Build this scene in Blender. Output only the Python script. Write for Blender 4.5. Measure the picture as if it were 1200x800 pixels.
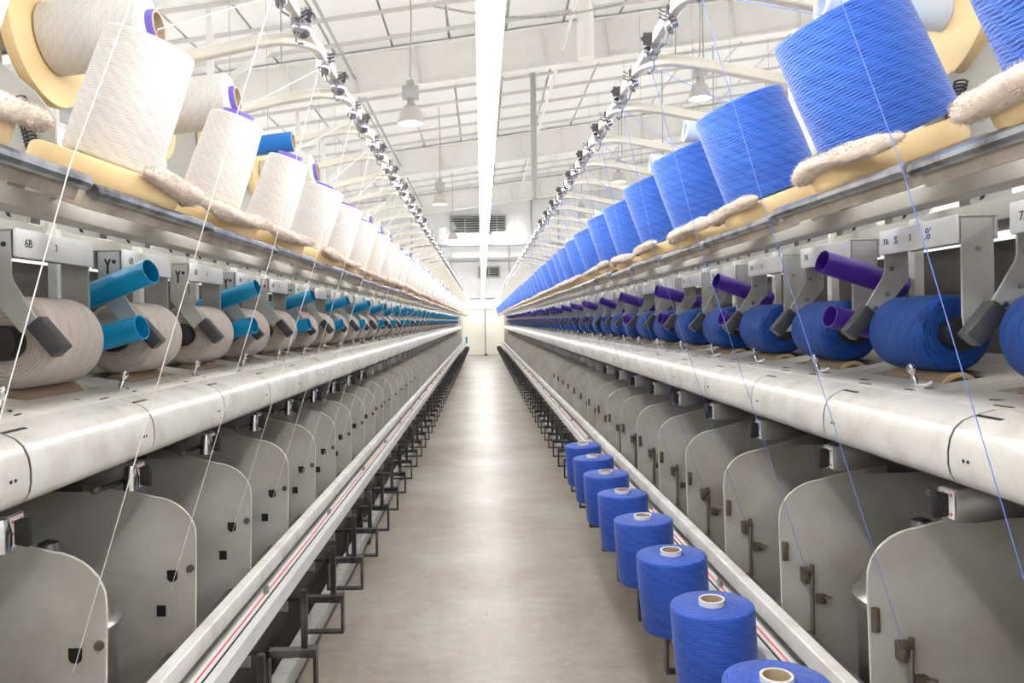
import bpy, bmesh, math, random
from mathutils import Matrix, Vector
random.seed(7)
PI = math.pi
SC = bpy.context.scene
COL = SC.collection
for o in list(bpy.data.objects):
    bpy.data.objects.remove(o)

# ------------------------------------------------------------------ camera
H = 1.60                      # eye height; heights below are given as "up" from the eye
CX = 0.024                    # centre of the aisle
ROLL = 0.9
cd = bpy.data.cameras.new('camera')
cam = bpy.data.objects.new('camera', cd)
COL.objects.link(cam)
cd.sensor_width = 36.0
cd.lens = 27.0
cd.shift_x = 35.0 / 1200.0
cd.shift_y = -24.0 / 1200.0
cd.clip_end = 200
cam.matrix_world = (Matrix.Translation((0, 0, H)) @ Matrix.Rotation(PI / 2, 4, 'X')
                    @ Matrix.Rotation(math.radians(-ROLL), 4, 'Z'))
SC.camera = cam

# ------------------------------------------------------------------ world, exposure
w = bpy.data.worlds.new('world')
SC.world = w
w.use_nodes = True
w.node_tree.nodes['Background'].inputs[0].default_value = (0.9, 0.95, 1.0, 1)
w.node_tree.nodes['Background'].inputs[1].default_value = 0.3
SC.view_settings.view_transform = 'Standard'
SC.view_settings.look = 'None'
SC.view_settings.gamma = 1.0
SC.view_settings.use_curve_mapping = False
SC.view_settings.exposure = 0.40
STRIP_E = 26.0
BAY_E = 9.0

# ------------------------------------------------------------------ material helpers
MATS = {}
def new_mat(name):
    m = bpy.data.materials.new(name)
    m.use_nodes = True
    MATS[name] = m
    nt = m.node_tree
    return m, nt, nt.nodes['Principled BSDF']
def N(nt, t, **kw):
    n = nt.nodes.new(t)
    for k, v in kw.items():
        setattr(n, k, v)
    return n
def setin(node, **kw):
    for k, v in kw.items():
        node.inputs[k].default_value = v
def math_n(nt, op, a, b=None):
    n = N(nt, 'ShaderNodeMath', operation=op)
    for i, v in enumerate((a, b)):
        if v is None:
            continue
        if isinstance(v, (int, float)):
            n.inputs[i].default_value = v
        else:
            nt.links.new(v, n.inputs[i])
    return n.outputs[0]
def c4(c):
    return (c[0], c[1], c[2], 1.0)
def paint(name, col, rough=0.5, metal=0.0, dirt=None, dscale=6.0, amount=0.5, thr=0.5, bump=0.0, stretch=(1, 1, 1), spec=0.5):
    """plain painted or metal surface; dirt = second colour spread as irregular grime"""
    m, nt, b = new_mat(name)
    b.inputs['Base Color'].default_value = c4(col)
    b.inputs['Roughness'].default_value = rough
    b.inputs['Metallic'].default_value = metal
    b.inputs['Specular IOR Level'].default_value = spec
    if dirt is not None or bump:
        tc = N(nt, 'ShaderNodeTexCoord')
        oi = N(nt, 'ShaderNodeObjectInfo')
        add = N(nt, 'ShaderNodeVectorMath', operation='ADD')
        mul = N(nt, 'ShaderNodeVectorMath', operation='SCALE')
        mul.inputs['Scale'].default_value = 37.0
        comb = N(nt, 'ShaderNodeCombineXYZ')
        for i in range(3):
            nt.links.new(oi.outputs['Random'], comb.inputs[i])
        nt.links.new(comb.outputs[0], mul.inputs[0])
        mp = N(nt, 'ShaderNodeMapping')
        mp.inputs['Scale'].default_value = stretch
        nt.links.new(tc.outputs['Object'], mp.inputs[0])
        nt.links.new(mp.outputs[0], add.inputs[0])
        nt.links.new(mul.outputs[0], add.inputs[1])
        no = N(nt, 'ShaderNodeTexNoise')
        setin(no, Scale=dscale, Detail=8.0, Roughness=0.62)
        nt.links.new(add.outputs[0], no.inputs['Vector'])
        if dirt is not None:
            mr = N(nt, 'ShaderNodeMapRange')
            setin(mr, **{'From Min': thr - 0.12, 'From Max': thr + 0.22, 'To Min': 0.0, 'To Max': amount})
            nt.links.new(no.outputs[0], mr.inputs[0])
            mx = N(nt, 'ShaderNodeMix', data_type='RGBA')
            mx.inputs[6].default_value = c4(col)
            mx.inputs[7].default_value = c4(dirt)
            nt.links.new(mr.outputs[0], mx.inputs[0])
            nt.links.new(mx.outputs[2], b.inputs['Base Color'])
        if bump:
            bp = N(nt, 'ShaderNodeBump')
            setin(bp, Strength=bump, Distance=0.004)
            nt.links.new(no.outputs[0], bp.inputs['Height'])
            nt.links.new(bp.outputs[0], b.inputs['Normal'])
    return m
def emit(name, col, strength):
    m, nt, b = new_mat(name)
    b.inputs['Base Color'].default_value = c4((0.9, 0.9, 0.9))
    b.inputs['Emission Color'].default_value = c4(col)
    b.inputs['Emission Strength'].default_value = strength
    return m
def yarn(name, col, dark, pitch=0.007, turns=5.0, strength=0.6, warp=0.5, sheen=0.3, streak=0.5, rough=0.6):
    """cross-wound yarn: two families of helices on the side, rings on the end faces"""
    m, nt, b = new_mat(name)
    tc = N(nt, 'ShaderNodeTexCoord')
    oi = N(nt, 'ShaderNodeObjectInfo')
    sx = N(nt, 'ShaderNodeSeparateXYZ')
    nt.links.new(tc.outputs['Object'], sx.inputs[0])
    X, Y, Z = sx.outputs
    ang = math_n(nt, 'ARCTAN2', Y, X)
    rad = math_n(nt, 'SQRT', math_n(nt, 'ADD', math_n(nt, 'MULTIPLY', X, X), math_n(nt, 'MULTIPLY', Y, Y)))
    q = math_n(nt, 'ADD', Z, rad)
    no = N(nt, 'ShaderNodeTexNoise')
    setin(no, Scale=24.0, Detail=3.0)
    nt.links.new(tc.outputs['Object'], no.inputs['Vector'])
    wob = math_n(nt, 'MULTIPLY', math_n(nt, 'SUBTRACT', no.outputs[0], 0.5), warp * 9)
    ph = math_n(nt, 'ADD', math_n(nt, 'MULTIPLY', q, 2 * PI / pitch), wob)
    ph = math_n(nt, 'ADD', ph, math_n(nt, 'MULTIPLY', oi.outputs['Random'], 40.0))
    s1 = math_n(nt, 'SINE', math_n(nt, 'ADD', ph, math_n(nt, 'MULTIPLY', ang, turns)))
    s2 = math_n(nt, 'SINE', math_n(nt, 'SUBTRACT', math_n(nt, 'MULTIPLY', ph, 0.83), math_n(nt, 'MULTIPLY', ang, turns + 1)))
    h = math_n(nt, 'MAXIMUM', s1, s2)
    # long soft streaks along the windings
    cv = N(nt, 'ShaderNodeCombineXYZ')
    nt.links.new(math_n(nt, 'MULTIPLY', ang, 0.55), cv.inputs[0])
    nt.links.new(math_n(nt, 'ADD', math_n(nt, 'MULTIPLY', q, 75.0), math_n(nt, 'MULTIPLY', ang, 1.1)), cv.inputs[1])
    nt.links.new(math_n(nt, 'MULTIPLY', oi.outputs['Random'], 50.0), cv.inputs[2])
    n2 = N(nt, 'ShaderNodeTexNoise')
    setin(n2, Scale=2.2, Detail=4.0, Roughness=0.6)
    nt.links.new(cv.outputs[0], n2.inputs['Vector'])
    hh = math_n(nt, 'ADD', math_n(nt, 'MULTIPLY', h, 0.5), math_n(nt, 'MULTIPLY', n2.outputs[0], streak * 3))
    f = N(nt, 'ShaderNodeMapRange')
    setin(f, **{'From Min': -0.4 + streak * 1.1, 'From Max': 0.6 + streak * 1.7})
    nt.links.new(hh, f.inputs[0])
    mx = N(nt, 'ShaderNodeMix', data_type='RGBA')
    mx.inputs[6].default_value = c4(dark)
    mx.inputs[7].default_value = c4(col)
    nt.links.new(f.outputs[0], mx.inputs[0])
    nt.links.new(mx.outputs[2], b.inputs['Base Color'])
    bp = N(nt, 'ShaderNodeBump')
    setin(bp, Strength=strength, Distance=0.002)
    nt.links.new(hh, bp.inputs['Height'])
    nt.links.new(bp.outputs[0], b.inputs['Normal'])
    b.inputs['Roughness'].default_value = rough
    b.inputs['Specular IOR Level'].default_value = 0.35
    b.inputs['Sheen Weight'].default_value = sheen
    b.inputs['Sheen Roughness'].default_value = 0.4
    return m

GR = (0.56, 0.56, 0.52)
paint('frame_grey', (0.50, 0.50, 0.46), 0.5, dirt=(0.26, 0.24, 0.20), dscale=5, amount=0.5)
paint('deck_cream', (0.70, 0.69, 0.65), 0.34, dirt=(0.38, 0.31, 0.23), dscale=4.5, amount=0.75, thr=0.56)
paint('nose_cream', (0.60, 0.595, 0.565), 0.26, dirt=(0.33, 0.29, 0.24), dscale=8, amount=0.6, thr=0.57)
paint('plate_grey', (0.60, 0.595, 0.56), 0.36, metal=0.15, dirt=(0.36, 0.31, 0.25), dscale=3.2, amount=0.7, thr=0.52)
paint('plate_rim', (0.62, 0.59, 0.53), 0.45)
paint('label_white', (0.88, 0.90, 0.92), 0.3, dirt=(0.6, 0.6, 0.58), dscale=8, amount=0.4, thr=0.62)
paint('arm_grey', (0.52, 0.53, 0.52), 0.42, metal=0.1, dirt=(0.33, 0.31, 0.28), dscale=9, amount=0.5, thr=0.55)
paint('grip_dark', (0.05, 0.052, 0.06), 0.45, dirt=(0.14, 0.13, 0.12), dscale=14, amount=0.4)
paint('tension_metal', (0.42, 0.42, 0.47), 0.2, metal=0.95)
paint('black', (0.012, 0.012, 0.013), 0.5)
paint('black_metal', (0.022, 0.022, 0.024), 0.4, dirt=(0.25, 0.24, 0.23), dscale=9, amount=0.6, thr=0.6)
paint('chrome', (0.75, 0.75, 0.78), 0.16, metal=1.0)
paint('steel', (0.40, 0.40, 0.40), 0.32, metal=0.9, dirt=(0.22, 0.2, 0.18), dscale=10, amount=0.5)
paint('rust_steel', (0.17, 0.145, 0.12), 0.5, metal=0.5, dirt=(0.16, 0.1, 0.06), dscale=30, amount=0.8)
paint('rail_white', (0.82, 0.82, 0.79), 0.4, dirt=(0.45, 0.36, 0.27), dscale=7, amount=0.7, thr=0.58)
paint('tray_white', (0.84, 0.85, 0.85), 0.35, dirt=(0.55, 0.53, 0.5), dscale=5, amount=0.5, thr=0.58)
paint('red_cord', (0.85, 0.10, 0.13), 0.5)
paint('cork', (0.24, 0.165, 0.10), 0.6, dirt=(0.34, 0.27, 0.2), dscale=12, amount=0.6)
paint('foam', (0.74, 0.55, 0.29), 0.75, dirt=(0.62, 0.45, 0.24), dscale=5, amount=0.5, bump=0.15)
paint('lint', (0.68, 0.58, 0.50), 0.95, dirt=(0.42, 0.34, 0.27), dscale=45, amount=0.7, thr=0.52, bump=0.8)  # colour of the fleece rolls on the creel trays
paint('tray_board', (0.50, 0.45, 0.37), 0.6, dirt=(0.2, 0.17, 0.13), dscale=8, amount=0.8, thr=0.48)
paint('edge_metal', (0.36, 0.38, 0.41), 0.3, metal=0.85, dirt=(0.04, 0.04, 0.04), dscale=16, amount=0.95, thr=0.5)
paint('arch_cream', (0.80, 0.78, 0.69), 0.35, dirt=(0.6, 0.56, 0.47), dscale=6, amount=0.4)
paint('dial_white', (0.85, 0.86, 0.85), 0.4)
paint('purple_tube', (0.085, 0.03, 0.40), 0.3, dirt=(0.05, 0.018, 0.25), dscale=10, amount=0.6)
paint('cyan_tube', (0.006, 0.34, 0.66), 0.3, dirt=(0.004, 0.25, 0.52), dscale=10, amount=0.5)
paint('blue_tube', (0.005, 0.16, 0.55), 0.35)
paint('pale_tube', (0.60, 0.70, 0.86), 0.45)
paint('violet_core', (0.18, 0.13, 0.60), 0.4)
paint('white_core', (0.82, 0.82, 0.80), 0.6)
paint('card_core', (0.50, 0.39, 0.27), 0.8)
paint('strand_white', (0.88, 0.86, 0.83), 0.7)
paint('strand_blue', (0.15, 0.25, 0.70), 0.7)
paint('ink_dark', (0.03, 0.04, 0.10), 0.7)
paint('ink_blue', (0.06, 0.10, 0.42), 0.7)
paint('roof_white', (0.86, 0.87, 0.88), 0.55, dirt=(0.72, 0.73, 0.74), dscale=0.6, amount=0.5)
paint('beam_white', (0.84, 0.84, 0.82), 0.5, dirt=(0.62, 0.6, 0.56), dscale=0.8, amount=0.4)
paint('purlin_grey', (0.62, 0.61, 0.59), 0.6)
paint('wall_white', (0.80, 0.81, 0.82), 0.6, dirt=(0.62, 0.63, 0.64), dscale=0.5, amount=0.5)
paint('door_cream', (0.86, 0.85, 0.74), 0.45)
paint('door_frame', (0.70, 0.69, 0.62), 0.5)
paint('conduit', (0.40, 0.40, 0.40), 0.5, metal=0.3)
paint('lamp_grey', (0.45, 0.46, 0.46), 0.45, metal=0.4, dirt=(0.3, 0.29, 0.27), dscale=10, amount=0.5)
paint('lamp_bell', (0.55, 0.52, 0.49), 0.35, metal=0.2)
paint('machine_dark', (0.075, 0.072, 0.068), 0.6, dirt=(0.16, 0.145, 0.125), dscale=4, amount=0.7)
paint('louvre_dark', (0.10, 0.10, 0.105), 0.6)
paint('base_grey', (0.42, 0.42, 0.40), 0.6, dirt=(0.7, 0.69, 0.66), dscale=14, amount=0.8, thr=0.54)
paint('paper', (0.75, 0.74, 0.70), 0.8)
yarn('yarn_white', (0.72, 0.70, 0.68), (0.56, 0.535, 0.51), 0.0042, 9, 0.35, 0.9, streak=0.8)
yarn('yarn_greige', (0.60, 0.53, 0.475), (0.40, 0.34, 0.30), 0.008, 3, 0.5, 1.2, streak=0.9)
yarn('yarn_blue', (0.055, 0.19, 0.74), (0.014, 0.062, 0.40), 0.0056, 11, 0.7, 1.0, streak=0.8)
yarn('yarn_navy', (0.010, 0.085, 0.40), (0.003, 0.026, 0.15), 0.009, 3, 0.8, 1.3, streak=1.1, sheen=0.04)
yarn('yarn_royal', (0.035, 0.12, 0.60), (0.012, 0.05, 0.34), 0.006, 4, 0.6, 0.9, streak=0.8)
emit('strip_glow', (1.0, 0.99, 0.97), STRIP_E)
emit('fill_strip_glow', (1.0, 0.99, 0.98), STRIP_E * 1.35)  # stronger glow for the strips added over neighbouring aisles
emit('bay_glow', (1.0, 0.98, 0.94), BAY_E)
# concrete floor
m, nt, b = new_mat('concrete')
tc = N(nt, 'ShaderNodeTexCoord')
n1 = N(nt, 'ShaderNodeTexNoise'); setin(n1, Scale=0.9, Detail=8.0, Roughness=0.65)
n2 = N(nt, 'ShaderNodeTexNoise'); setin(n2, Scale=14.0, Detail=8.0, Roughness=0.7)
for n_ in (n1, n2):
    nt.links.new(tc.outputs['Object'], n_.inputs['Vector'])
cr = N(nt, 'ShaderNodeValToRGB')
cr.color_ramp.elements[0].position = 0.33; cr.color_ramp.elements[0].color = (0.35, 0.285, 0.215, 1)
cr.color_ramp.elements[1].position = 0.66; cr.color_ramp.elements[1].color = (0.56, 0.525, 0.475, 1)
nt.links.new(n1.outputs[0], cr.inputs[0])
mr = N(nt, 'ShaderNodeMapRange'); setin(mr, **{'From Min': 0.35, 'From Max': 0.75, 'To Min': 0.82, 'To Max': 1.12})
nt.links.new(n2.outputs[0], mr.inputs[0])
mu = N(nt, 'ShaderNodeVectorMath', operation='SCALE')
nt.links.new(cr.outputs[0], mu.inputs[0]); nt.links.new(mr.outputs[0], mu.inputs['Scale'])
nt.links.new(mu.outputs[0], b.inputs['Base Color'])
mr2 = N(nt, 'ShaderNodeMapRange'); setin(mr2, **{'From Min': 0.3, 'From Max': 0.7, 'To Min': 0.30, 'To Max': 0.46})
nt.links.new(n2.outputs[0], mr2.inputs[0]); nt.links.new(mr2.outputs[0], b.inputs['Roughness'])
bp = N(nt, 'ShaderNodeBump'); setin(bp, Strength=0.12, Distance=0.004)
nt.links.new(n2.outputs[0], bp.inputs['Height']); nt.links.new(bp.outputs[0], b.inputs['Normal'])

# ------------------------------------------------------------------ mesh helpers
class MB:
    def __init__(s):
        s.v = []; s.f = []
    def add(s, vs, fs, M=None):
        o = len(s.v)
        s.v += [tuple(M @ Vector(p)) if M is not None else tuple(p) for p in vs]
        s.f += [tuple(i + o for i in f) for f in fs]
        return s
    def box(s, x0, x1, y0, y1, z0, z1, M=None):
        vs = [(x, y, z) for x in (x0, x1) for y in (y0, y1) for z in (z0, z1)]
        fs = [(0, 1, 3, 2), (4, 6, 7, 5), (0, 4, 5, 1), (2, 3, 7, 6), (0, 2, 6, 4), (1, 5, 7, 3)]
        return s.add(vs, fs, M)
    def prism(s, poly, y0, y1, M=None):
        """polygon in (x, z), extruded along y"""
        n = len(poly)
        vs = [(x, y0, z) for x, z in poly] + [(x, y1, z) for x, z in poly]
        fs = [tuple(range(n)), tuple(range(2 * n - 1, n - 1, -1))]
        fs += [(i, i + n, (i + 1) % n + n, (i + 1) % n) for i in range(n)]
        return s.add(vs, fs, M)
    def lathe(s, prof, n=32, M=None, cap=True):
        """profile of (r, z) around z"""
        vs = []; fs = []
        k = len(prof)
        for r, z in prof:
            for i in range(n):
                a = 2 * PI * i / n
                vs.append((r * math.cos(a), r * math.sin(a), z))
        for j in range(k - 1):
            for i in range(n):
                i2 = (i + 1) % n
                fs.append((j * n + i, j * n + i2, (j + 1) * n + i2, (j + 1) * n + i))
        if cap:
            if prof[0][0] > 1e-5:
                fs.append(tuple(range(n - 1, -1, -1)))
            if prof[-1][0] > 1e-5:
                fs.append(tuple((k - 1) * n + i for i in range(n)))
        return s.add(vs, fs, M)
    def ring(s, ro, ri, z0, z1, n=28, M=None):
        """open tube"""
        vs = []; fs = []
        P = [(ro, z0), (ro, z1), (ri, z1), (ri, z0)]
        for r, z in P:
            for i in range(n):
                a = 2 * PI * i / n
                vs.append((r * math.cos(a), r * math.sin(a), z))
        for j in range(4):
            for i in range(n):
                i2 = (i + 1) % n; j2 = (j + 1) % 4
                fs.append((j * n + i, j * n + i2, j2 * n + i2, j2 * n + i))
        return s.add(vs, fs, M)
    def tube(s, path, r, n=8, rect=None, M=None, cap=True):
        """round (r) or rectangular (rect = (w, h)) section swept along a path"""
        pts = [Vector(p) for p in path]
        secs = []
        for i, p in enumerate(pts):
            t = (pts[min(i + 1, len(pts) - 1)] - pts[max(i - 1, 0)]).normalized()
            ref = Vector((0, 0, 1)) if abs(t.z) < 0.9 else Vector((0, 1, 0))
            a = t.cross(ref).normalized(); bb = a.cross(t).normalized()
            if rect:
                w_, h_ = rect[0] / 2, rect[1] / 2
                secs.append([p + a * sx * w_ + bb * sz * h_ for sx, sz in ((-1, -1), (1, -1), (1, 1), (-1, 1))])
            else:
                secs.append([p + (a * math.cos(2 * PI * j / n) + bb * math.sin(2 * PI * j / n)) * r for j in range(n)])
        k = len(secs[0])
        vs = [v for sct in secs for v in sct]
        fs = []
        for i in range(len(secs) - 1):
            for j in range(k):
                j2 = (j + 1) % k
                fs.append((i * k + j, i * k + j2, (i + 1) * k + j2, (i + 1) * k + j))
        if cap:
            fs.append(tuple(range(k - 1, -1, -1)))
            fs.append(tuple((len(secs) - 1) * k + j for j in range(k)))
        return s.add(vs, fs, M)
    def mesh(s, name, mat, bevel=0.0, smooth=35, seg=2):
        me = bpy.data.meshes.new(name)
        me.from_pydata(s.v, [], s.f)
        bm = bmesh.new(); bm.from_mesh(me)
        bmesh.ops.recalc_face_normals(bm, faces=bm.faces)
        if bevel:
            es = [e for e in bm.edges if len(e.link_faces) == 2 and e.calc_face_angle() > 0.6]
            bmesh.ops.bevel(bm, geom=es, offset=bevel, segments=seg, profile=0.5, affect='EDGES', clamp_overlap=True)
        bm.to_mesh(me); bm.free()
        for p in me.polygons:
            p.use_smooth = True
        me.set_sharp_from_angle(angle=math.radians(smooth))
        me.materials.append(MATS[mat])
        return me
def obj(name, me, parent=None, loc=(0, 0, 0), rot=None, scale=None):
    o = bpy.data.objects.new(name, me)
    COL.objects.link(o)
    o.location = loc
    if rot is not None:
        o.rotation_euler = rot
    if scale is not None:
        o.scale = scale
    if parent is not None:
        o.parent = parent
    return o
def tag(o, label, cat, group=None):
    o['label'] = label; o['category'] = cat
    if group:
        o['group'] = group
    return o
def struct(o):
    o['kind'] = 'structure'
    return o
TX = {}
def text_mesh(s, size, mat, shear=0.0):
    k = (s, size, mat, shear)
    if k not in TX:
        cu = bpy.data.curves.new('lettering', 'FONT')
        cu.body = s; cu.size = size; cu.extrude = 0.0006; cu.align_x = 'CENTER'; cu.align_y = 'CENTER'; cu.shear = shear
        t = bpy.data.objects.new('lettering', cu)
        COL.objects.link(t)
        bpy.context.view_layer.update()
        me = bpy.data.meshes.new_from_object(t.evaluated_get(bpy.context.evaluated_depsgraph_get()))
        bpy.data.objects.remove(t)
        me.materials.clear(); me.materials.append(MATS[mat])
        TX[k] = me
    return TX[k]
RY = lambda a: Matrix.Rotation(a, 4, 'Y')
RX = lambda a: Matrix.Rotation(a, 4, 'X')
RZ = lambda a: Matrix.Rotation(a, 4, 'Z')
T = lambda x, y, z: Matrix.Translation((x, y, z))

# ------------------------------------------------------------------ the hall
YW = 35.6                     # far wall
YB = -7.0                     # wall behind the camera
XL, XR = -12.0, 12.0
SLOPE = 0.13                  # roof rises to the right
def roof_up(x):
    return 6.05 + SLOPE * x
fl = struct(obj('floor', MB().box(XL, XR, YB, YW, -0.2, 0.0).mesh('floor', 'concrete')))
for nm, bx in (('wall_back', (XL, XR, YW, YW + 0.2, 0, 10)), ('wall_front', (XL, XR, YB - 0.2, YB, 0, 10)),
               ('wall_left', (XL - 0.2, XL, YB, YW, 0, 10)), ('wall_right', (XR, XR + 0.2, YB, YW, 0, 10))):
    o = struct(obj(nm, MB().box(*bx).mesh(nm, 'wall_white')))
    if nm == 'wall_back':
        wall_back = o
# wall cladding on the far wall: wide panels with a small joint
x = -6.0
pm = MB().box(0, 1.49, -0.03, 0, 0, 1.0).mesh('wall_panel', 'wall_white', bevel=0.008, seg=1)
for r_, (z0, z1) in enumerate(((2.45, 3.9), (3.91, 5.3), (5.31, 7.2))):
    for i in range(8):
        obj('wall_panel', pm, wall_back, (-6 + 1.5 * i + 0.1, YW, z0), scale=(1, 1, z1 - z0))
# ceiling with lengthwise panels, cross beams and purlins
th = math.atan(SLOPE)
ceil = struct(obj('ceiling', MB().prism([(XL - 0.3, H + roof_up(XL - 0.3) + 0.06), (XR + 0.3, H + roof_up(XR + 0.3) + 0.06),
                                         (XR + 0.3, H + roof_up(XR + 0.3) + 0.2), (XL - 0.3, H + roof_up(XL - 0.3) + 0.2)], YB - 0.2, YW + 0.2).mesh('ceiling', 'roof_white')))
pw = 1.2
pm = MB().box(-pw / 2 + 0.015, pw / 2 - 0.015, 8.0, YW, -0.03, 0.03).mesh('ceiling_panel', 'roof_white', bevel=0.012, seg=1)
for i in range(-7, 8):
    xx = i * pw
    obj('ceiling_panel', pm, ceil, (xx, 0, H + roof_up(xx)), (0, -th, 0))
L_ = 22.5
ib = MB()
ib.box(-L_ / 2, L_ / 2, -0.12, 0.12, -0.86, -0.82)
ib.box(-L_ / 2, L_ / 2, -0.12, 0.12, -0.04, 0.0)
ib.box(-L_ / 2, L_ / 2, -0.012, 0.012, -0.84, -0.02)
for i in range(-8, 9):
    ib.box(i * 1.35 - 0.006, i * 1.35 + 0.006, -0.11, 0.11, -0.82, -0.04)
ibm = ib.mesh('roof_beam', 'beam_white')
for yy in (7.0, 16.2, 25.4, 34.4):
    obj('roof_beam', ibm, ceil, (0, yy, H + roof_up(0) - 0.06), (0, -th, 0))
pu = MB().box(-L_ / 2, L_ / 2, -0.025, 0.025, -0.07, 0.0).mesh('purlin', 'purlin_grey')
yy = 10.4
while yy < 35:
    if min(abs(yy - b_) for b_ in (7.0, 16.2, 25.4, 34.4)) > 0.5:
        obj('purlin', pu, ceil, (0, yy, H + roof_up(0) - 0.03), (0, -th, 0))
    yy += 1.28
# long pipes, conduits and braces under the roof
def pipe(name, p0, p1, r, mat, label, cat, group=None):
    o = obj(name, MB().tube([p0, p1], r, 10).mesh(name, mat))
    return tag(o, label, cat, group)
pipe('roof_conduit', (1.75, 9, H + 5.6), (1.75, 34.2, H + 5.6), 0.035, 'beam_white', 'thin white conduit running lengthwise under the roof', 'conduit')
pipe('roof_conduit', (-2.6, 9, H + 5.15), (-2.6, 34.2, H + 5.15), 0.03, 'conduit', 'thin grey conduit running lengthwise under the roof, above the white yarn machine', 'conduit')
pipe('vent_stub', (2.05, 14.6, H + 6.2), (2.05, 14.6, H + 4.95), 0.16, 'beam_white', 'short round white vent stub hanging from the roof', 'pipe')
pipe('drop_pipe', (1.35, 19.0, H + 6.1), (1.35, 19.0, H + 3.0), 0.075, 'conduit', 'grey vertical drop pipe hanging from the roof beside the strip light', 'pipe')
for i, (xx, yy, l) in enumerate(((3.6, 14.0, 1.9), (4.4, 15.0, 2.1), (5.2, 17.0, 2.3), (4.9, 20.5, 2.6), (3.9, 21.0, 2.1), (-3.2, 12.5, 1.4))):
    tag(obj('hanger_rod', MB().tube([(xx, yy, H + roof_up(xx)), (xx, yy, H + roof_up(xx) - l)], 0.014, 6).mesh('hanger_rod', 'conduit')),
        'thin steel hanger rod dropping from the roof purlins', 'rod', 'thin hanger rods under the roof')
ch = MB()
for i in range(62):
    M = T(-0.75 + i * 0.055, 13.9, H + 5.70 - 0.22 * math.sin(PI * i / 61)) @ RX((i % 2) * PI / 2)
    ch.add(*(lambda mb: (mb.v, mb.f))(MB().tube([(0.036 * math.cos(a), 0, 0.02 * math.sin(a)) for a in [j * PI / 4 for j in range(9)]], 0.008, 5, cap=False)), M=M)
tag(obj('chain', ch.mesh('chain', 'conduit')), 'slack steel chain hung across under the roof', 'chain')
# rigid-frame knee braces on the left
for i, (yy) in enumerate((10.0, 13.2, 19.5, 22.6)):
    bm_ = MB().tube([(-5.6, yy, H + 3.3), (-3.4, yy + 1.2, H + roof_up(-3.4) - 0.1)], 0, rect=(0.12, 0.12)).mesh('roof_brace', 'beam_white')
    obj('roof_brace', bm_, ceil)
    bm_ = MB().tube([(-4.6, yy, H + 3.0), (-4.6, yy, H + roof_up(-4.6) - 0.05)], 0, rect=(0.1, 0.1)).mesh('roof_post', 'beam_white')
    obj('roof_post', bm_, ceil)

# far wall: double door, louvres, pipes, cross lamps
def double_door():
    fr = MB()
    x0, x1, zt = -0.95, 0.98, 2.12
    fr.box(x0 - 0.07, x0, -0.08, 0, 0, zt + 0.07); fr.box(x1, x1 + 0.07, -0.08, 0, 0, zt + 0.07); fr.box(x0, x1, -0.08, 0, zt, zt + 0.07)
    d = struct(obj('door_1', fr.mesh('door_frame', 'door_frame'), None, (0.05, YW - 0.03, 0)))
    xm = 0.09
    for a, b_ in ((x0 + 0.01, xm - 0.02), (xm + 0.02, x1 - 0.01)):
        obj('door_leaf', MB().box(a, b_, -0.06, -0.01, 0.02, zt - 0.01).mesh('door_leaf', 'door_cream', bevel=0.006), d)
    obj('door_gap', MB().box(xm - 0.02, xm + 0.02, -0.03, -0.005, 0.0, zt).mesh('door_gap', 'machine_dark'), d)
    s_ = MB().prism([(xm - 0.08, 0.0), (xm + 0.12, 0.0), (xm + 0.03, 0.09), (xm - 0.01, 0.09)], -0.14, -0.07).mesh('door_stop', 'black')
    obj('door_stop', s_, d)
double_door()
def louvre(cx, cz, w_, h_, name, label):
    r = bpy.data.objects.new(name, None); COL.objects.link(r); r.location = (cx, YW - 0.03, cz)
    tag(r, label, 'vent')
    fm = MB()
    fm.box(-w_ / 2, w_ / 2, -0.16, 0, h_ / 2, h_ / 2 + 0.07); fm.box(-w_ / 2, w_ / 2, -0.16, 0, -h_ / 2 - 0.07, -h_ / 2)
    fm.box(-w_ / 2 - 0.07, -w_ / 2, -0.16, 0, -h_ / 2 - 0.07, h_ / 2 + 0.07); fm.box(w_ / 2, w_ / 2 + 0.07, -0.16, 0, -h_ / 2 - 0.07, h_ / 2 + 0.07)
    obj('frame', fm.mesh('frame', 'lamp_grey'), r)
    obj('backing', MB().box(-w_ / 2, w_ / 2, -0.03, -0.01, -h_ / 2, h_ / 2).mesh('backing', 'black'), r)
    n = max(4, int(h_ / 0.11))
    sm = MB().box(-w_ / 2, w_ / 2, -0.035, 0.035, -0.012, 0.012).mesh('slat', 'lamp_grey')
    for i in range(n):
        obj('slat', sm, r, (0, -0.09, -h_ / 2 + (i + 0.5) * h_ / n), (0.7, 0, 0))
    obj('mullion', MB().box(-0.02, 0.02, -0.15, -0.02, -h_ / 2, h_ / 2).mesh('mullion', 'lamp_grey'), r)
louvre(-0.72, 6.05, 1.28, 0.78, 'wall_louvre', 'grey slatted louvre high on the far wall, left of the strip light')
louvre(0.75, 6.05, 0.75, 0.78, 'wall_louvre', 'narrow grey louvre high on the far wall, right of the strip light')
louvre(0.35, 3.85, 0.9, 0.42, 'wall_louvre', 'small grey louvre on the far wall above the double door')
for zz, r_, mt in ((5.08, 0.06, 'conduit'), (4.42, 0.10, 'lamp_grey'), (2.62, 0.05, 'conduit')):
    tag(obj('wall_pipe', MB().tube([(-6.5, YW - 0.18, zz), (6.5, YW - 0.18, zz)], r_, 10).mesh('wall_pipe', mt)),
        {5.08: 'thin grey pipe running level across the far wall', 4.42: 'thick grey pipe running level across the far wall', 2.62: 'low thin pipe crossing the far wall above the double door'}[zz], 'pipe')
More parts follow.
